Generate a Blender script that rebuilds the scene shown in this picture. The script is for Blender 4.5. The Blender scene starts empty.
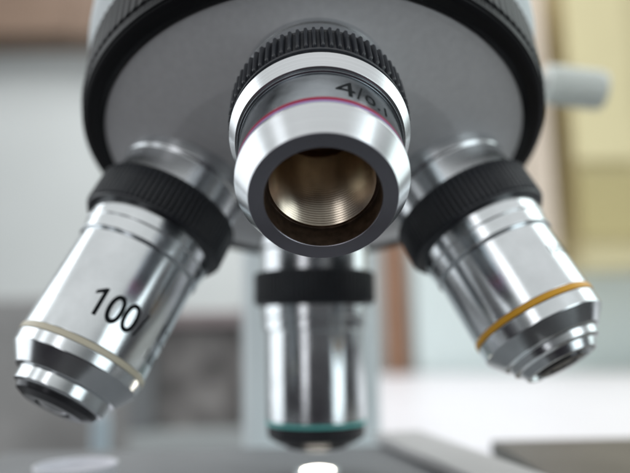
import bpy, bmesh, math, random
from mathutils import Vector, Matrix
random.seed(4)
SC = bpy.context.scene
COL = SC.collection
S = 0.024                      # one unit = diameter of a knurled ring, 24 mm
rad = math.radians

# ------------------------------------------------------------------ camera
# solved from the photograph (x right, y down, z into the picture)
PITCH, ROLL, AL, PHI = 0.1378, 0.0201, 0.3887, 0.0083
down = Vector((math.sin(ROLL), math.cos(PITCH)*math.cos(ROLL), -math.sin(PITCH))).normalized()
Zw = -down
Yw = Vector((0, 0, 1)); Yw = (Yw - Zw*Yw.dot(Zw)).normalized()
Xw = Yw.cross(Zw)
def W(v): v = Vector(v); return Vector((Xw.dot(v), Yw.dot(v), Zw.dot(v)))
def rotx(v, a):
    c, s = math.cos(a), math.sin(a); return Vector((v.x, c*v.y+s*v.z, -s*v.y+c*v.z))
Nc = rotx(down, AL).normalized()
f4 = rotx(down, 2*AL)
wc = (f4-Nc*f4.dot(Nc)).normalized(); uc = wc.cross(Nc)
if uc.x < 0: uc = -uc
N = W(Nc).normalized()
DIR = {}
for k, az in (('4', 0), ('10', 90), ('40', 180), ('100', -90)):
    a = rad(az)+PHI
    DIR[k] = W(math.cos(AL)*Nc+math.sin(AL)*(math.cos(a)*wc+math.sin(a)*uc)).normalized()
A = Vector((0, 0, 0.268))                       # where the four objective axes meet
CAM = A - W((-0.0442, -2.3743, 6.0935))*S
R_ = [W((1, 0, 0)), W((0, -1, 0)), W((0, 0, -1))]
cam = bpy.data.cameras.new('camera'); camo = bpy.data.objects.new('camera', cam); COL.objects.link(camo)
camo.matrix_world = Matrix(((R_[0].x, R_[1].x, R_[2].x, CAM.x), (R_[0].y, R_[1].y, R_[2].y, CAM.y),
                            (R_[0].z, R_[1].z, R_[2].z, CAM.z), (0, 0, 0, 1)))
cam.sensor_width = 36; cam.lens = 36*686.06/630
cam.clip_start = 0.005; cam.clip_end = 50
cam.dof.use_dof = True; cam.dof.focus_distance = 3.5*S; cam.dof.aperture_fstop = 11.5; cam.dof.aperture_blades = 0
SC.camera = camo

# ------------------------------------------------------------------ world, lamps, exposure
w = bpy.data.worlds.new('World'); SC.world = w; w.use_nodes = True
wt = w.node_tree; bg = wt.nodes['Background']
# the unseen room round the microscope: pale ceiling, mid grey walls, dark floor
tcw = wt.nodes.new('ShaderNodeTexCoord'); sx = wt.nodes.new('ShaderNodeSeparateXYZ'); wt.links.new(tcw.outputs['Generated'], sx.inputs[0])
mr = wt.nodes.new('ShaderNodeMapRange'); mr.inputs['From Min'].default_value = -1; wt.links.new(sx.outputs[2], mr.inputs[0])
cr = wt.nodes.new('ShaderNodeValToRGB'); wt.links.new(mr.outputs[0], cr.inputs[0]); wt.links.new(cr.outputs[0], bg.inputs[0])
els = cr.color_ramp.elements
els[0].position = .44; els[0].color = (.022, .020, .024, 1)
els[1].position = .50; els[1].color = (.10, .10, .105, 1)
for pos, c in ((.62, (.22, .23, .23)), (.74, (.68, .70, .70)), (1., (.85, .86, .86))):
    e = els.new(pos); e.color = (*c, 1)
bg.inputs[1].default_value = 1.0
def area(name, az, el, dist, wd, ht, L, col=(1, 1, 1)):
    """az measured from straight behind the camera, + to the right; L = radiance of the panel"""
    tgt = Vector((0, 0, .2))
    a, e = rad(az), rad(el)
    d = Vector((math.sin(a)*math.cos(e), -math.cos(a)*math.cos(e), math.sin(e)))
    l = bpy.data.lights.new(name, 'AREA'); l.shape = 'RECTANGLE'; l.size = wd; l.size_y = ht
    l.energy = L*math.pi*wd*ht; l.color = col
    o = bpy.data.objects.new(name, l); COL.objects.link(o); o.location = tgt+d*dist
    o.rotation_euler = (-d).to_track_quat('-Z', 'Y').to_euler()
area('window_light', -104, 9, 1.3, 1.15, 1.4, 1.5, (0.92, 0.97, 1.0))
area('window_light', -56, 22, 1.5, .30, .9, .9, (0.92, .96, 1.0))
area('window_light', -24, 14, 1.5, .32, 1.1, 1.4, (.97, 0.97, 1.0))
area('window_light', 54, 11, 1.4, .70, 1.25, 1.8, (0.86, .97, 1.0))
area('window_light', 112, 24, 1.2, .7, 1.0, 1.7, (0.88, 1.0, .98))
lc = bpy.data.lights.new('background_fill', 'AREA'); lc.shape = 'RECTANGLE'; lc.size = 1.4; lc.size_y = .5; lc.energy = 9  # unseen fill panel, added to brighten the counter and wall at the back
lo = bpy.data.objects.new('background_fill', lc); COL.objects.link(lo); lo.location = (0, .75, 1.35); lo.rotation_euler = (rad(12), 0, 0)
SC.view_settings.view_transform = 'Standard'; SC.view_settings.look = 'None'
SC.view_settings.exposure = 0; SC.view_settings.gamma = 1
SC.cycles.use_denoising = True
SC.cycles.max_bounces = 10; SC.cycles.glossy_bounces = 8
SC.cycles.sample_clamp_indirect = 6

# ------------------------------------------------------------------ helpers
def srgb(r, g, b):
    return tuple(((c/255)/12.92 if c/255 <= .04045 else ((c/255+.055)/1.055)**2.4) for c in (r, g, b))+(1,)
def mat(name, col, rough=.5, metal=0., noise=0., nscale=300., bump=0., bscale=2000., stretch=(1, 1, 1),
        rvar=0., emit=None, coat=0., spec=.5, dust=0.):
    m = bpy.data.materials.new(name); m.use_nodes = True; nt = m.node_tree; b = nt.nodes['Principled BSDF']
    b.inputs['Base Color'].default_value = col; b.inputs['Roughness'].default_value = rough
    b.inputs['Metallic'].default_value = metal; b.inputs['Specular IOR Level'].default_value = spec
    b.inputs['Coat Weight'].default_value = coat
    tc = nt.nodes.new('ShaderNodeTexCoord'); mp = nt.nodes.new('ShaderNodeMapping'); mp.inputs['Scale'].default_value = stretch
    nt.links.new(tc.outputs['Object'], mp.inputs[0])
    def nz(sc, det=4.):
        n = nt.nodes.new('ShaderNodeTexNoise'); n.inputs['Scale'].default_value = sc; n.inputs['Detail'].default_value = det
        nt.links.new(mp.outputs[0], n.inputs[0]); return n
    if noise:
        n = nz(nscale); r = nt.nodes.new('ShaderNodeMapRange'); r.inputs['From Min'].default_value = .3; r.inputs['From Max'].default_value = .7
        r.inputs['To Min'].default_value = 1-noise; r.inputs['To Max'].default_value = 1+noise
        nt.links.new(n.outputs[0], r.inputs[0])
        mx = nt.nodes.new('ShaderNodeVectorMath'); mx.operation = 'SCALE'; mx.inputs[0].default_value = col[:3]
        nt.links.new(r.outputs[0], mx.inputs['Scale']); nt.links.new(mx.outputs[0], b.inputs['Base Color'])
    if rvar:
        n = nz(nscale*.7, 6.); r = nt.nodes.new('ShaderNodeMapRange'); r.inputs['From Min'].default_value = .3; r.inputs['From Max'].default_value = .7
        r.inputs['To Min'].default_value = max(.02, rough-rvar); r.inputs['To Max'].default_value = rough+rvar
        nt.links.new(n.outputs[0], r.inputs[0]); nt.links.new(r.outputs[0], b.inputs['Roughness'])
    if dust:
        # tiny pale specks lying on the surface
        vo = nt.nodes.new('ShaderNodeTexVoronoi'); vo.inputs['Scale'].default_value = 650; nt.links.new(tc.outputs['Object'], vo.inputs[0])
        sp = nt.nodes.new('ShaderNodeSeparateColor'); nt.links.new(vo.outputs['Color'], sp.inputs[0])
        th_ = nt.nodes.new('ShaderNodeMath'); th_.operation = 'MULTIPLY_ADD'; th_.inputs[1].default_value = .14*dust; th_.inputs[2].default_value = -.08*dust
        nt.links.new(sp.outputs[0], th_.inputs[0])
        lt = nt.nodes.new('ShaderNodeMath'); lt.operation = 'LESS_THAN'; nt.links.new(vo.outputs['Distance'], lt.inputs[0]); nt.links.new(th_.outputs[0], lt.inputs[1])
        df = nt.nodes.new('ShaderNodeBsdfDiffuse'); df.inputs[0].default_value = (.55, .56, .58, 1)
        ms = nt.nodes.new('ShaderNodeMixShader'); nt.links.new(lt.outputs[0], ms.inputs[0]); nt.links.new(b.outputs[0], ms.inputs[1]); nt.links.new(df.outputs[0], ms.inputs[2])
        nt.links.new(ms.outputs[0], nt.nodes['Material Output'].inputs[0])
    if bump:
        n = nz(bscale); bp = nt.nodes.new('ShaderNodeBump'); bp.inputs['Strength'].default_value = bump
        bp.inputs['Distance'].default_value = .0001
        nt.links.new(n.outputs[0], bp.inputs['Height']); nt.links.new(bp.outputs[0], b.inputs['Normal'])
    if emit:
        b.inputs['Emission Color'].default_value = emit[0]; b.inputs['Emission Strength'].default_value = emit[1]
    return m
def link(name, me, m, parent=None, smooth=False):
    o = bpy.data.objects.new(name, me); COL.objects.link(o); me.materials.append(m)
    if parent: o.parent = parent
    if smooth:
        for p in me.polygons: p.use_smooth = True
    return o
def tag(o, label, cat=None, group=None, kind=None):
    if label: o['label'] = label
    if cat: o['category'] = cat
    if group: o['group'] = group
    if kind: o['kind'] = kind
    return o
def empty(name, mw, label, cat, group=None):
    o = bpy.data.objects.new(name, None); o.empty_display_size = .01; COL.objects.link(o); o.matrix_world = mw
    return tag(o, label, cat, group)
def rounded(prof, e):
    """soften the corners of a profile and hold the flats with support rings"""
    P = [Vector(p[:2]) for p in prof]; out = [P[0]]
    for i in range(1, len(P)-1):
        p, a, b = P[i], P[i-1], P[i+1]
        la, lb = (a-p).length, (b-p).length
        q = min(e, la*.3, lb*.3)
        ua, ub = (a-p)/la, (b-p)/lb
        if ua.angle(-ub) < rad(6): out.append(p); continue
        s, t = p+ua*q, p+ub*q
        out.append(p+ua*q*1.4)
        for k in range(5):
            u = k/4; out.append((1-u)**2*s+2*u*(1-u)*p+u*u*t)
        out.append(p+ub*q*1.4)
    out.append(P[-1]); return out
def lathe(name, prof, m, parent, e=.004, seg=160, cap0=False, cap1=False, flat=False):
    """prof: (s, r) in ring units along local z"""
    pts = rounded(prof, e) if e else [Vector(p) for p in prof]
    bm = bmesh.new(); rings = []
    for s, r in pts:
        rings.append([bm.verts.new((r*math.cos(2*math.pi*i/seg)*S, r*math.sin(2*math.pi*i/seg)*S, s*S)) for i in range(seg)])
    for a, b in zip(rings, rings[1:]):
        for i in range(seg):
            j = (i+1) % seg; bm.faces.new((a[i], a[j], b[j], b[i]))
    if cap0: bm.faces.new(rings[0][::-1])
    if cap1: bm.faces.new(rings[-1])
    bmesh.ops.recalc_face_normals(bm, faces=bm.faces)
    if flat:
        for ring in rings:
            for i in range(seg): bm.edges.get((ring[i], ring[(i+1) % seg])).smooth = False
    me = bpy.data.meshes.new(name); bm.to_mesh(me); bm.free()
    return link(name, me, m, parent, True)
def knurl(name, s0, s1, r, ribs, depth, m, parent, inner, foot=.03, sub=10, duty=.55):
    """ribbed ring; ribs run along the axis and end in little shoulders before the smooth lip"""
    seg = ribs*sub; bm = bmesh.new(); rings = []
    L = s1-s0
    rows = [(s0, inner, 0), (s0, r-.022, 0), (s0+.006, r-.010, .5), (s0+.014, r-.002, 1), (s0+.02, r, 1)]
    rows += [(s0+L*.5, r, 1), (s1-foot-.018, r, 1), (s1-foot-.010, r-.001, 1), (s1-foot-.003, r-.007, .8), (s1-foot, r-.014, .4),
             (s1-foot+.002, r-.017, 0), (s1-.008, r-.017, 0), (s1-.003, r-.019, 0), (s1, r-.024, 0), (s1, r-.03, 0), (s1, inner, 0)]
    for s, rr, amt in rows:
        ring = []
        for i in range(seg):
            t = (i % sub)/sub
            g = .5-.5*math.cos(2*math.pi*t)      # 0 crest .. 1 groove
            g = max(0, min(1, (g-(1-duty))/duty*1.35)); g = g*g*(3-2*g)
            q = rr-depth*g*amt
            a = 2*math.pi*i/seg
            ring.append(bm.verts.new((q*math.cos(a)*S, q*math.sin(a)*S, s*S)))
        rings.append(ring)
    for a, b in zip(rings, rings[1:]):
        for i in range(seg):
            j = (i+1) % seg; bm.faces.new((a[i], a[j], b[j], b[i]))
    bmesh.ops.recalc_face_normals(bm, faces=bm.faces)
    for e in bm.edges:
        if len(e.link_faces) == 2 and e.calc_face_angle(0) > rad(50): e.smooth = False
    me = bpy.data.meshes.new(name); bm.to_mesh(me); bm.free()
    return link(name, me, m, parent, True)
def text(body, size, m, parent, r, ang, s, lift=.0005, align='CENTER', width=1., name='engraved_marking', bold=0., spc=1., glyph=None):
    """text wrapped on a cylinder: up = towards the turret, reading left to right; size = cap height in units"""
    cu = bpy.data.curves.new('t', 'FONT'); cu.body = body; cu.size = size/.7; cu.align_x = align; cu.resolution_u = 6; cu.offset = bold; cu.space_character = spc
    to = bpy.data.objects.new('t', cu); COL.objects.link(to)
    dg = bpy.context.evaluated_depsgraph_get(); me0 = bpy.data.meshes.new_from_object(to.evaluated_get(dg))
    bm = bmesh.new(); bm.from_mesh(me0); bpy.data.objects.remove(to); bpy.data.meshes.remove(me0)
    if glyph: bm.clear(); bm.faces.new([bm.verts.new((x*size, y*size, 0)) for x, y in glyph])
    x0, x1 = min(v.co.x for v in bm.verts), max(v.co.x for v in bm.verts)
    x = x0
    while x < x1:
        x += .012
        bmesh.ops.bisect_plane(bm, geom=bm.verts[:]+bm.edges[:]+bm.faces[:], plane_co=(x, 0, 0), plane_no=(1, 0, 0))
    for v in bm.verts:
        a = ang-v.co.x*width/r; q = r+lift
        v.co = Vector((q*math.cos(a), q*math.sin(a), s-v.co.y))*S
    bmesh.ops.recalc_face_normals(bm, faces=bm.faces)
    me = bpy.data.meshes.new(name); bm.to_mesh(me); bm.free()
    return link(name, me, m, parent)
def box(name, lo, hi, m, parent=None, bev=0., mw=None):
    bm = bmesh.new(); bmesh.ops.create_cube(bm, size=1)
    c = (Vector(lo)+Vector(hi))/2; d = Vector(hi)-Vector(lo)
    for v in bm.verts: v.co = Vector((v.co.x*d.x, v.co.y*d.y, v.co.z*d.z))+c
    if bev: bmesh.ops.bevel(bm, geom=bm.edges[:], offset=bev, segments=3, profile=.6, affect='EDGES')
    if mw is not None: bm.transform(mw)
    me = bpy.data.meshes.new(name); bm.to_mesh(me); bm.free()
    return link(name, me, m, parent)
def frame(origin, z, toward=None):
    z = z.normalized(); t = ((toward if toward is not None else CAM)-origin); x = (t-z*t.dot(z)).normalized(); y = z.cross(x)
    return Matrix(((x.x, y.x, z.x, origin.x), (x.y, y.y, z.y, origin.y), (x.z, y.z, z.z, origin.z), (0, 0, 0, 1)))
def at(px, py, Y):
    """point seen at photo pixel (px, py), Y metres beyond the camera"""
    v = W(((px-315)/686.06, (py-236.5)/686.06, 1)); return CAM+v*(Y/v.y)

# ------------------------------------------------------------------ materials
chrome = mat('polished chrome', (.74, .77, .79, 1), .165, 1, noise=.06, nscale=260, bump=.05, bscale=9000, rvar=.07)
satin = mat('turned steel', (.68, .70, .72, 1), .22, 1, noise=.05, nscale=1, stretch=(40, 40, 9000), rvar=.0)
facem = mat('bead blasted steel', (.33, .32, .36, 1), .32, 1, dust=.6, bump=.1, bscale=20000)
barrel = mat('grey chrome barrel', (.35, .38, .41, 1), .20, 1, noise=.05, nscale=500, dust=.7, rvar=.06, bump=.04, bscale=8000)
boremat = mat('bronzed bore', (.60, .38, .20, 1), .5, .25, noise=.3, nscale=240, rvar=.06)
darkbore = mat('dark bronzed counterbore', (.24, .18, .14, 1), .34, .9, dust=1.0, noise=.3, nscale=900)
threadm = mat('bronze thread', (.84, .73, .59, 1), .25, 1, noise=.3, nscale=300, stretch=(1, 1, .25))
blackm = mat('black knurled grip', (.020, .023, .030, 1), .36, 0, dust=.8, noise=.2, nscale=900, bump=.25, bscale=6000, rvar=.06, spec=.55)
rimm = mat('black turret rim', (.008, .008, .010, 1), .45, 0, bump=.2, bscale=5000, spec=.22)
platem = mat('grey anodised plate', (.82, .815, .825, 1), .40, .10, dust=.5, noise=.04, nscale=900, bump=.12, bscale=9000, rvar=.03)
redm = mat('crimson ring', (.33, .002, .040, 1), .5, 0, spec=.25)
lilac = mat('lilac lacquer', (.40, .30, .66, 1), .4, .3)
yellowm = mat('amber ring', (.80, .40, .03, 1), .4, 0, spec=.3)
creamm = mat('cream ring', (.66, .60, .46, 1), .4, 0)
tealm = mat('teal ring', (.16, .64, .60, 1), .35, 0)
ink = mat('engraving ink', (.012, .014, .016, 1), .8, 0, spec=.1)
glassm = mat('coated front lens', (.010, .010, .02, 1), .05, 0, coat=1., spec=.9)
blackn = mat('black lacquered nose', (.05, .05, .055, 1), .22, .6)
standm = mat('pale grey enamel', (.78, .84, .86, 1), .45, 0, noise=.03, nscale=40)
knobm = mat('grey knob plastic', (.88, .91, .87, 1), .5, 0)
stagem = mat('dark stage coating', (.13, .115, .10, 1), .45, 0, noise=.12, nscale=60)
steelm = mat('pale satin metal', (.56, .55, .55, 1), .5, .1)

# ------------------------------------------------------------------ the setting
wallm = mat('grey wall paint', srgb(224, 228, 227), .8, 0, noise=.04, nscale=3)
tablem = mat('grey bench top', srgb(30, 28, 30), .6, 0, noise=.08, nscale=12)
wl = box('wall', (-1.6, CAM.y+1.5, -.8), (1.8, CAM.y+1.55, 1.8), wallm); tag(wl, 'grey painted wall behind', None, None, 'structure')
tb = box('table', (-1.2, CAM.y-.25, -.04), (1.4, CAM.y+1.4, 0), tablem); tag(tb, 'grey bench top under the microscope', None, None, 'structure')

# ------------------------------------------------------------------ turret
TUR = A+N*1.7*S
tm = frame(A, N)
turret = empty('revolving_nosepiece', tm, 'grey revolving nosepiece with a wide black rim, carrying all four objectives', 'nosepiece')
plate_prof = [(2.00, 1.50), (2.036, 1.492), (2.046, 1.478), (2.052, 1.46), (2.13, 1.30), (2.235, 1.06), (2.31, .82), (2.355, .60), (2.38, .35), (2.385, .15), (2.386, .002)]
lathe('plate', plate_prof, platem, turret, e=.01, seg=256, cap1=True)
knurl('rim', 1.62, 2.02, 1.665, 150, .005, rimm, turret, 1.3, foot=.075, sub=6)
lathe('rim_lip', [(1.99, 1.64), (2.025, 1.635), (2.045, 1.60), (2.048, 1.54), (2.035, 1.497), (1.98, 1.497)], rimm, turret, e=.012, seg=256)
for k in ('4', '10', '40', '100'):
    mw = tm.inverted() @ frame(A, DIR[k])
    o = lathe('mounting_collar', [(2.34, .455), (2.50, .452), (2.52, .44), (2.704, .44), (2.704, .30)], satin, turret, e=.008)
    o.matrix_local = mw

# ------------------------------------------------------------------ objectives
def objective(k, label):
    base = A+DIR[k]*2.705*S
    mw = frame(base, DIR[k])
    t = empty('objective_lens', mw, label, 'objective lens', 'objectives on the nosepiece')
    return t
def off(prof, o=2.705): return [(s-o, r) for s, r in prof]

# 4x, pointing at the camera
t = objective('4', 'wide objective marked 4/0.1 with crimson ring and open bore, pointing at the camera')
knurl('knurled_ring', 0, .272, .5, 71, .026, blackm, t, .40, foot=.022, sub=12, duty=.85)
lathe('flange', off([(2.975, .40), (2.976, .468), (3.026, .468), (3.028, .4865), (3.034, .4870), (3.116, .4505), (3.118, .43)]), satin, t, e=.002, seg=256)
lathe('barrel', off([(3.11, .432), (3.118, .432), (3.119, .438), (3.134, .438), (3.136, .4255), (3.40, .4225), (3.404, .4185)]), barrel, t, e=.002, seg=256)
lathe('colour_ring', off([(3.398, .4175), (3.398, .4262), (3.4335, .4272), (3.4335, .41)]), redm, t, e=.0015, seg=256)
lathe('lacquer_line', off([(3.434, .41), (3.434, .4280), (3.4505, .4290), (3.4505, .41)]), lilac, t, e=.001, seg=256)
lathe('bevel_cap', off([(3.452, .40), (3.452, .4295), (3.478, .4300), (3.608, .3570)]), satin, t, e=.004, seg=256)
lathe('front_face', off([(3.6075, .3572), (3.611, .3555), (3.611, .2835), (3.607, .281)]), facem, t, e=.0015, seg=256)
lathe('bore', off([(3.607, .281), (3.50, .2805), (3.474, .2805), (3.460, .2805), (3.460, .2645), (3.468, .2640), (3.468, .2625)]), darkbore, t, e=.002, seg=256)
th = [(3.468, .2625)]
s = 3.465
while s > 2.80:
    k = min(1, max(0, (3.46-s)/.34)); dp = .0072-.0010*k
    th += [(s, .2622), (s-.0070, .2622-dp), (s-.0078, .2622-dp), (s-.0110, .2622), (s-.0205, .2622)]; s -= .0210
lathe('thread', off(th), threadm, t, e=0, seg=256, flat=True)
lathe('inner_tube', off([(2.800, .2625), (2.795, .258), (2.72, .256), (2.71, .12)]), boremat, t, e=.004, seg=160)
lathe('rear_lens', off([(2.712, .13), (2.73, .11), (2.745, .06), (2.75, .001)]), glassm, t, e=0)
text('4', .148, ink, t, .4245, rad(-18.7), 3.352-2.705, width=1.02)
text('/', .135, ink, t, .4245, rad(-28.5), 3.35-2.705, width=.8)
text('0.1', .084, ink, t, .4245, rad(-43), 3.343-2.705, width=1.15)

def body(t, ring, sr, hw, wide=.4086):
    knurl('knurled_ring', 0, .272, .5, 82, .017, blackm, t, .40, foot=.02, sub=10, duty=.8)
    lathe('flange', off([(2.96, .40), (2.978, .435), (3.072, .434), (3.078, .427), (3.168, .425), (3.173, .418), (3.173, .39)]), chrome, t, e=.003)
    lathe('barrel', off([(3.17, .397), (3.184, .397), (3.188, wide), (sr-.02, wide), (sr-.02, .39)]), chrome, t, e=.004)
    lathe('colour_ring', off([(sr-hw, .40), (sr-hw, wide+.004), (sr+hw, wide+.004), (sr+hw, .40)]), ring, t, e=.003)
# 100x on the left
t = objective('100', 'long chrome objective marked 100 with a cream ring, left of the crimson ringed one')
body(t, creamm, 3.885, .018)
lathe('nose', off([(3.905, .40), (3.905, .4086), (3.975, .402), (4.085, .325), (4.088, .292), (4.165, .288), (4.175, .262)]), chrome, t, e=.006)
lathe('nose_tip', off([(4.170, .265), (4.205, .250), (4.232, .19), (4.232, .115)]), blackn, t, e=.006)
lathe('front_lens', off([(4.228, .12), (4.222, .10), (4.236, .07), (4.24, .002)]), glassm, t, e=0)
text('00', .180, ink, t, .4086, rad(-11.0), 3.722-2.705, width=.86, bold=.003, spc=.93)
ONE = [(-.07, 0), (.07, 0), (.07, 1), (-.03, 1), (-.30, .80), (-.30, .67), (-.07, .80)]
text('1', .180, ink, t, .4086, rad(10.0), 3.722-2.705, glyph=ONE)
text('/', .165, ink, t, .4086, rad(-30), 3.715-2.705, width=.9)
text('1.25', .11, ink, t, .4086, rad(-50), 3.64-2.705, align='LEFT')
text('160/0.17', .075, ink, t, .4086, rad(-48), 3.78-2.705, align='LEFT')
# 10x on the right
t = objective('10', 'chrome objective with an amber ring and stepped nose, on the right of the nosepiece')
body(t, yellowm, 3.660, .019)
lathe('nose', off([(3.685, .40), (3.685, .4086), (3.775, .405), (3.870, .325), (3.876, .300), (3.925, .290), (3.93, .262), (3.985, .235), (3.987, .215), (3.955, .205)]), chrome, t, e=.005)
lathe('nose_tip', off([(3.956, .21), (3.956, .165), (3.995, .155), (4.00, .10), (3.985, .09)]), blackn, t, e=.005)
lathe('front_lens', off([(3.982, .10), (3.992, .06), (3.995, .002)]), glassm, t, e=0)
text('10/0.25', .065, ink, t, .4086, rad(-46), 3.42-2.705, align='LEFT')
# 40x hanging behind
t = objective('40', 'upright chrome objective with a teal ring, hanging over the lit stage at the back')
body(t, tealm, 3.905, .013, wide=.400)
lathe('nose', off([(3.918, .39), (3.918, .400), (4.02, .392), (4.06, .33), (4.07, .26), (4.10, .25), (4.12, .17), (4.12, .12)]), blackn, t, e=.006)
lathe('front_lens', off([(4.115, .125), (4.105, .04), (4.104, .002)]), glassm, t, e=0)

# ------------------------------------------------------------------ stand (arm, head, stage, knob, stage lamp)
stand = empty('microscope_stand', Matrix.Translation((0, .07, 0)), 'pale grey microscope stand with lit stage, behind the nosepiece', 'microscope')
def sbox(name, lo, hi, m, bev=.001, mw=None):
    o = box(name, lo, hi, m, stand, bev, mw); o.matrix_parent_inverse = Matrix.Translation((0, -.07, 0)); return o
ya = CAM.y+.205
pl, pr = at(241, 330, .205), at(379, 330, .205)
sbox('arm', (pl.x, ya, .012), (pr.x, ya+.05, .34), standm, .004)
sbox('foot', (-.085, CAM.y+.06, .0), (.085, ya+.07, .03), standm, .006)
hd = lathe('head', [(.3, 1.2), (.45, 1.70), (1.35, 1.70), (1.58, 1.58), (1.66, 1.3)], standm, None, e=.05)
hd.parent = stand; hd.matrix_parent_inverse = Matrix.Translation((0, -.07, 0)); hd.matrix_world = tm
# knob
kc0, kc1 = at(545, 84, .185), at(603, 91, .185)
kd = (kc1-kc0); km = frame(kc0, kd); L = kd.length/S
kr = 20.5/686*.185/S
kn = knurl('locking_knob', 0, L, kr, 40, .012, knobm, None, .02, foot=.05, sub=8)
kn.parent = stand; kn.matrix_parent_inverse = Matrix.Translation((0, -.07, 0)); kn.matrix_world = km
sh = lathe('shaft', [(-1.0, .10), (.0, .10)], steelm, kn, e=0); 
# stage
zs = at(318, 471.5, A.y-CAM.y).z-.0005
LX = at(430, 445, .165).x
sbox('stage', (-.075, CAM.y+.075, zs-.006), (LX-.0005, CAM.y+.17, zs), mat('grey stage', (.22, .225, .235, 1), .55, 0, noise=.1, nscale=50), .0008)
sbox('mechanical_stage', (LX+.0165, CAM.y+.08, zs-.004), (LX+.085, at(500, 440, .175).y, at(500, 440, .175).z), stagem, .0008)
sbox('stage_bracket', (-.018, CAM.y+.15, zs-.022), (.018, ya+.002, zs-.0065), standm, .001)
rot = Matrix.Translation((LX+.004, CAM.y+.13, zs)) @ Matrix.Rotation(rad(14), 4, 'Z')
sbox('slide_clamp', (-.006, -.05, .0005), (.006, .045, .0025), steelm, .0004, rot)
o = lathe('stage_lamp', [(0, .13), (.02, .12), (.03, .085), (.034, .001)], mat('lit stage lamp', (1, .95, .85, 1), .4, emit=((1, .93, .80, 1), 14)), None, e=0)
o.parent = stand; o.matrix_world = Matrix.Translation(Vector((at(318, 473, A.y-CAM.y).x, A.y, zs+.0003)))

o2 = lathe('lamp_rim', [(0, .19), (.022, .185), (.026, .165), (.022, .14), (0, .135)], satin, o, e=.002, seg=96)

# ------------------------------------------------------------------ things beyond the microscope
wood = mat('brown cabinet wood', srgb(136, 113, 96), .5, 0, noise=.12, nscale=6, stretch=(1, 1, 6))
orange = mat('orange brown wood', srgb(148, 108, 82), .5, 0, noise=.12, nscale=10, stretch=(4, 4, 1))
yellowc = mat('yellow cabinet paint', srgb(216, 205, 162), .55, 0, noise=.05, nscale=8)
olive = mat('olive panel', srgb(178, 166, 118), .6, 0, noise=.05, nscale=8)
peach = mat('peach trim', srgb(230, 214, 196), .5, 0, noise=.03, nscale=8)
white = mat('white laminate', srgb(235, 233, 238), .4, 0, noise=.02, nscale=8)
grey = mat('grey plastic', srgb(140, 142, 144), .5, 0, noise=.06, nscale=30)
darkp = mat('dark mottled panel', srgb(146, 141, 139), .5, 0, noise=.6, nscale=42)
palef = mat('pale frame', srgb(196, 200, 200), .5, 0)
def pbox(name, x0, y0, x1, y1, Y, dep, m, parent=None, bev=.003, z0=None):
    a, b = at(x0, y0, Y), at(x1, y1, Y)
    if z0 is not None: b.z = z0
    return box(name, (min(a.x, b.x), CAM.y+Y, min(a.z, b.z)), (max(a.x, b.x), CAM.y+Y+dep, max(a.z, b.z)), m, parent, bev)
def thing(name, p, label, cat): return empty(name, Matrix.Translation(p), label, cat)
def child(o, t): o.parent = t; o.matrix_parent_inverse = t.matrix_world.inverted(); return o
# wooden wall cabinet top left
t = thing('wall_cabinet', at(40, 50, 1.43), 'brown wooden wall cabinet, out of focus at the upper left', 'cabinet')
child(pbox('carcass', -60, -80, 200, 36, 1.43, .07, wood), t)
child(pbox('door', -58, -78, 68, 32, 1.409, .02, wood), t)
child(pbox('door', 72, -78, 198, 32, 1.409, .02, wood), t)
# yellow cabinet right
t = thing('tall_cabinet', at(600, 260, 1.2), 'yellow cabinet with peach edge and olive drawer, out of focus at the right', 'cabinet')
child(pbox('carcass', 560, -60, 760, 262, 1.2, .30, yellowc), t)
child(pbox('side_post', 532, -60, 559.6, 262, 1.183, .317, peach), t)
child(pbox('drawer', 578, 172, 750, 236, 1.18, .018, olive), t)
child(pbox('door', 560, -56, 640, 160, 1.185, .013, yellowc), t)
# wooden post
t = pbox('wooden_post', 380, 120, 409, 372, 1.40, .05, orange, z0=.001); tag(t, 'upright orange brown wooden post just right of the teal ringed objective', 'post')
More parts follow.
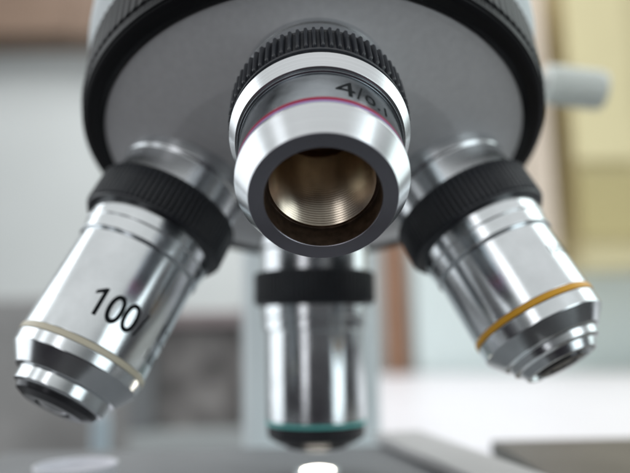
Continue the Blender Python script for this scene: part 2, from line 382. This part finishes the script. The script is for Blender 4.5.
# white counter and pale screen
t = thing('counter', at(500, 440, .6), 'white countertop behind the stage on the right', 'counter')
a = at(372, 376, 1.35); b = at(372, 460, .62)
child(box('worktop', (a.x-.25+.13, CAM.y+.5, a.z-.03), (a.x+1.3, CAM.y+1.38, a.z), white, None, .004), t)
child(box('cupboard', (a.x-.10, CAM.y+.53, .001), (a.x+1.28, CAM.y+1.36, a.z-.031), white, None, .004), t)
t = pbox('partition_board', 410.5, 200, 760, 377, 1.4, .02, mat('pale green board', srgb(218, 230, 230), .6, noise=.02, nscale=5), z0=.001)
tag(t, 'pale green white board standing behind the white counter on the right', 'board')
# framed dark device behind the 100x
t = thing('equipment_case', at(195, 430, .6), 'dark equipment panel in a pale frame, out of focus between the two rear objectives', 'equipment')
child(pbox('panel', 150, 325, 246, 432, .62, .03, darkp), t)
child(pbox('frame', 128, 432.5, 262, 448, .60, .05, palef, z0=.001), t)
child(pbox('frame', 243, 300, 262, 432, .60, .05, palef), t)
child(pbox('frame', 128, 310, 150, 432, .60, .05, grey), t)
child(pbox('top_rail', 150, 312, 243, 325, .60, .05, mat('dull red brown', srgb(170, 156, 156), .5)), t)
t = pbox('storage_box', -60, 300, 127, 436, .8, .2, mat('warm grey card', srgb(166, 164, 163), .6, noise=.22, nscale=12), z0=.001); tag(t, 'warm grey storage box behind the left objective', 'box')

# pale bottle and dish at lower left
p0, p1 = at(100, 462, .30), at(100, 402, .30)
t = empty('plastic_vial', Matrix.Translation(Vector((p0.x, p0.y, 0))), 'slender pale blue vial below the tip of the objective marked 100', 'vial')
h = p1.z/S
lathe('body', [(0, .001), (0, .16), (h-.3, .16), (h-.25, .12)], mat('pale blue plastic', srgb(190, 205, 214), .4), t, e=.03, seg=64)
lathe('cap', [(h-.25, .001), (h-.25, .14), (h, .13), (h, .001)], mat('white plastic', srgb(225, 228, 235), .4), t, e=.03, seg=64)
pd = at(76, 464, .125)
t = empty('sample_dish', Matrix.Translation(Vector((pd.x, pd.y, zs))), 'small white round dish on the stage at the lower left', 'dish')
hh = (pd.z-zs)/S
lathe('dish', [(0.01, .001), (0.01, .27), (hh, .30), (hh, .285), (hh*.6, .27), (hh*.6, .001)], mat('white porcelain', srgb(232, 232, 238), .3), t, e=.02, seg=96)
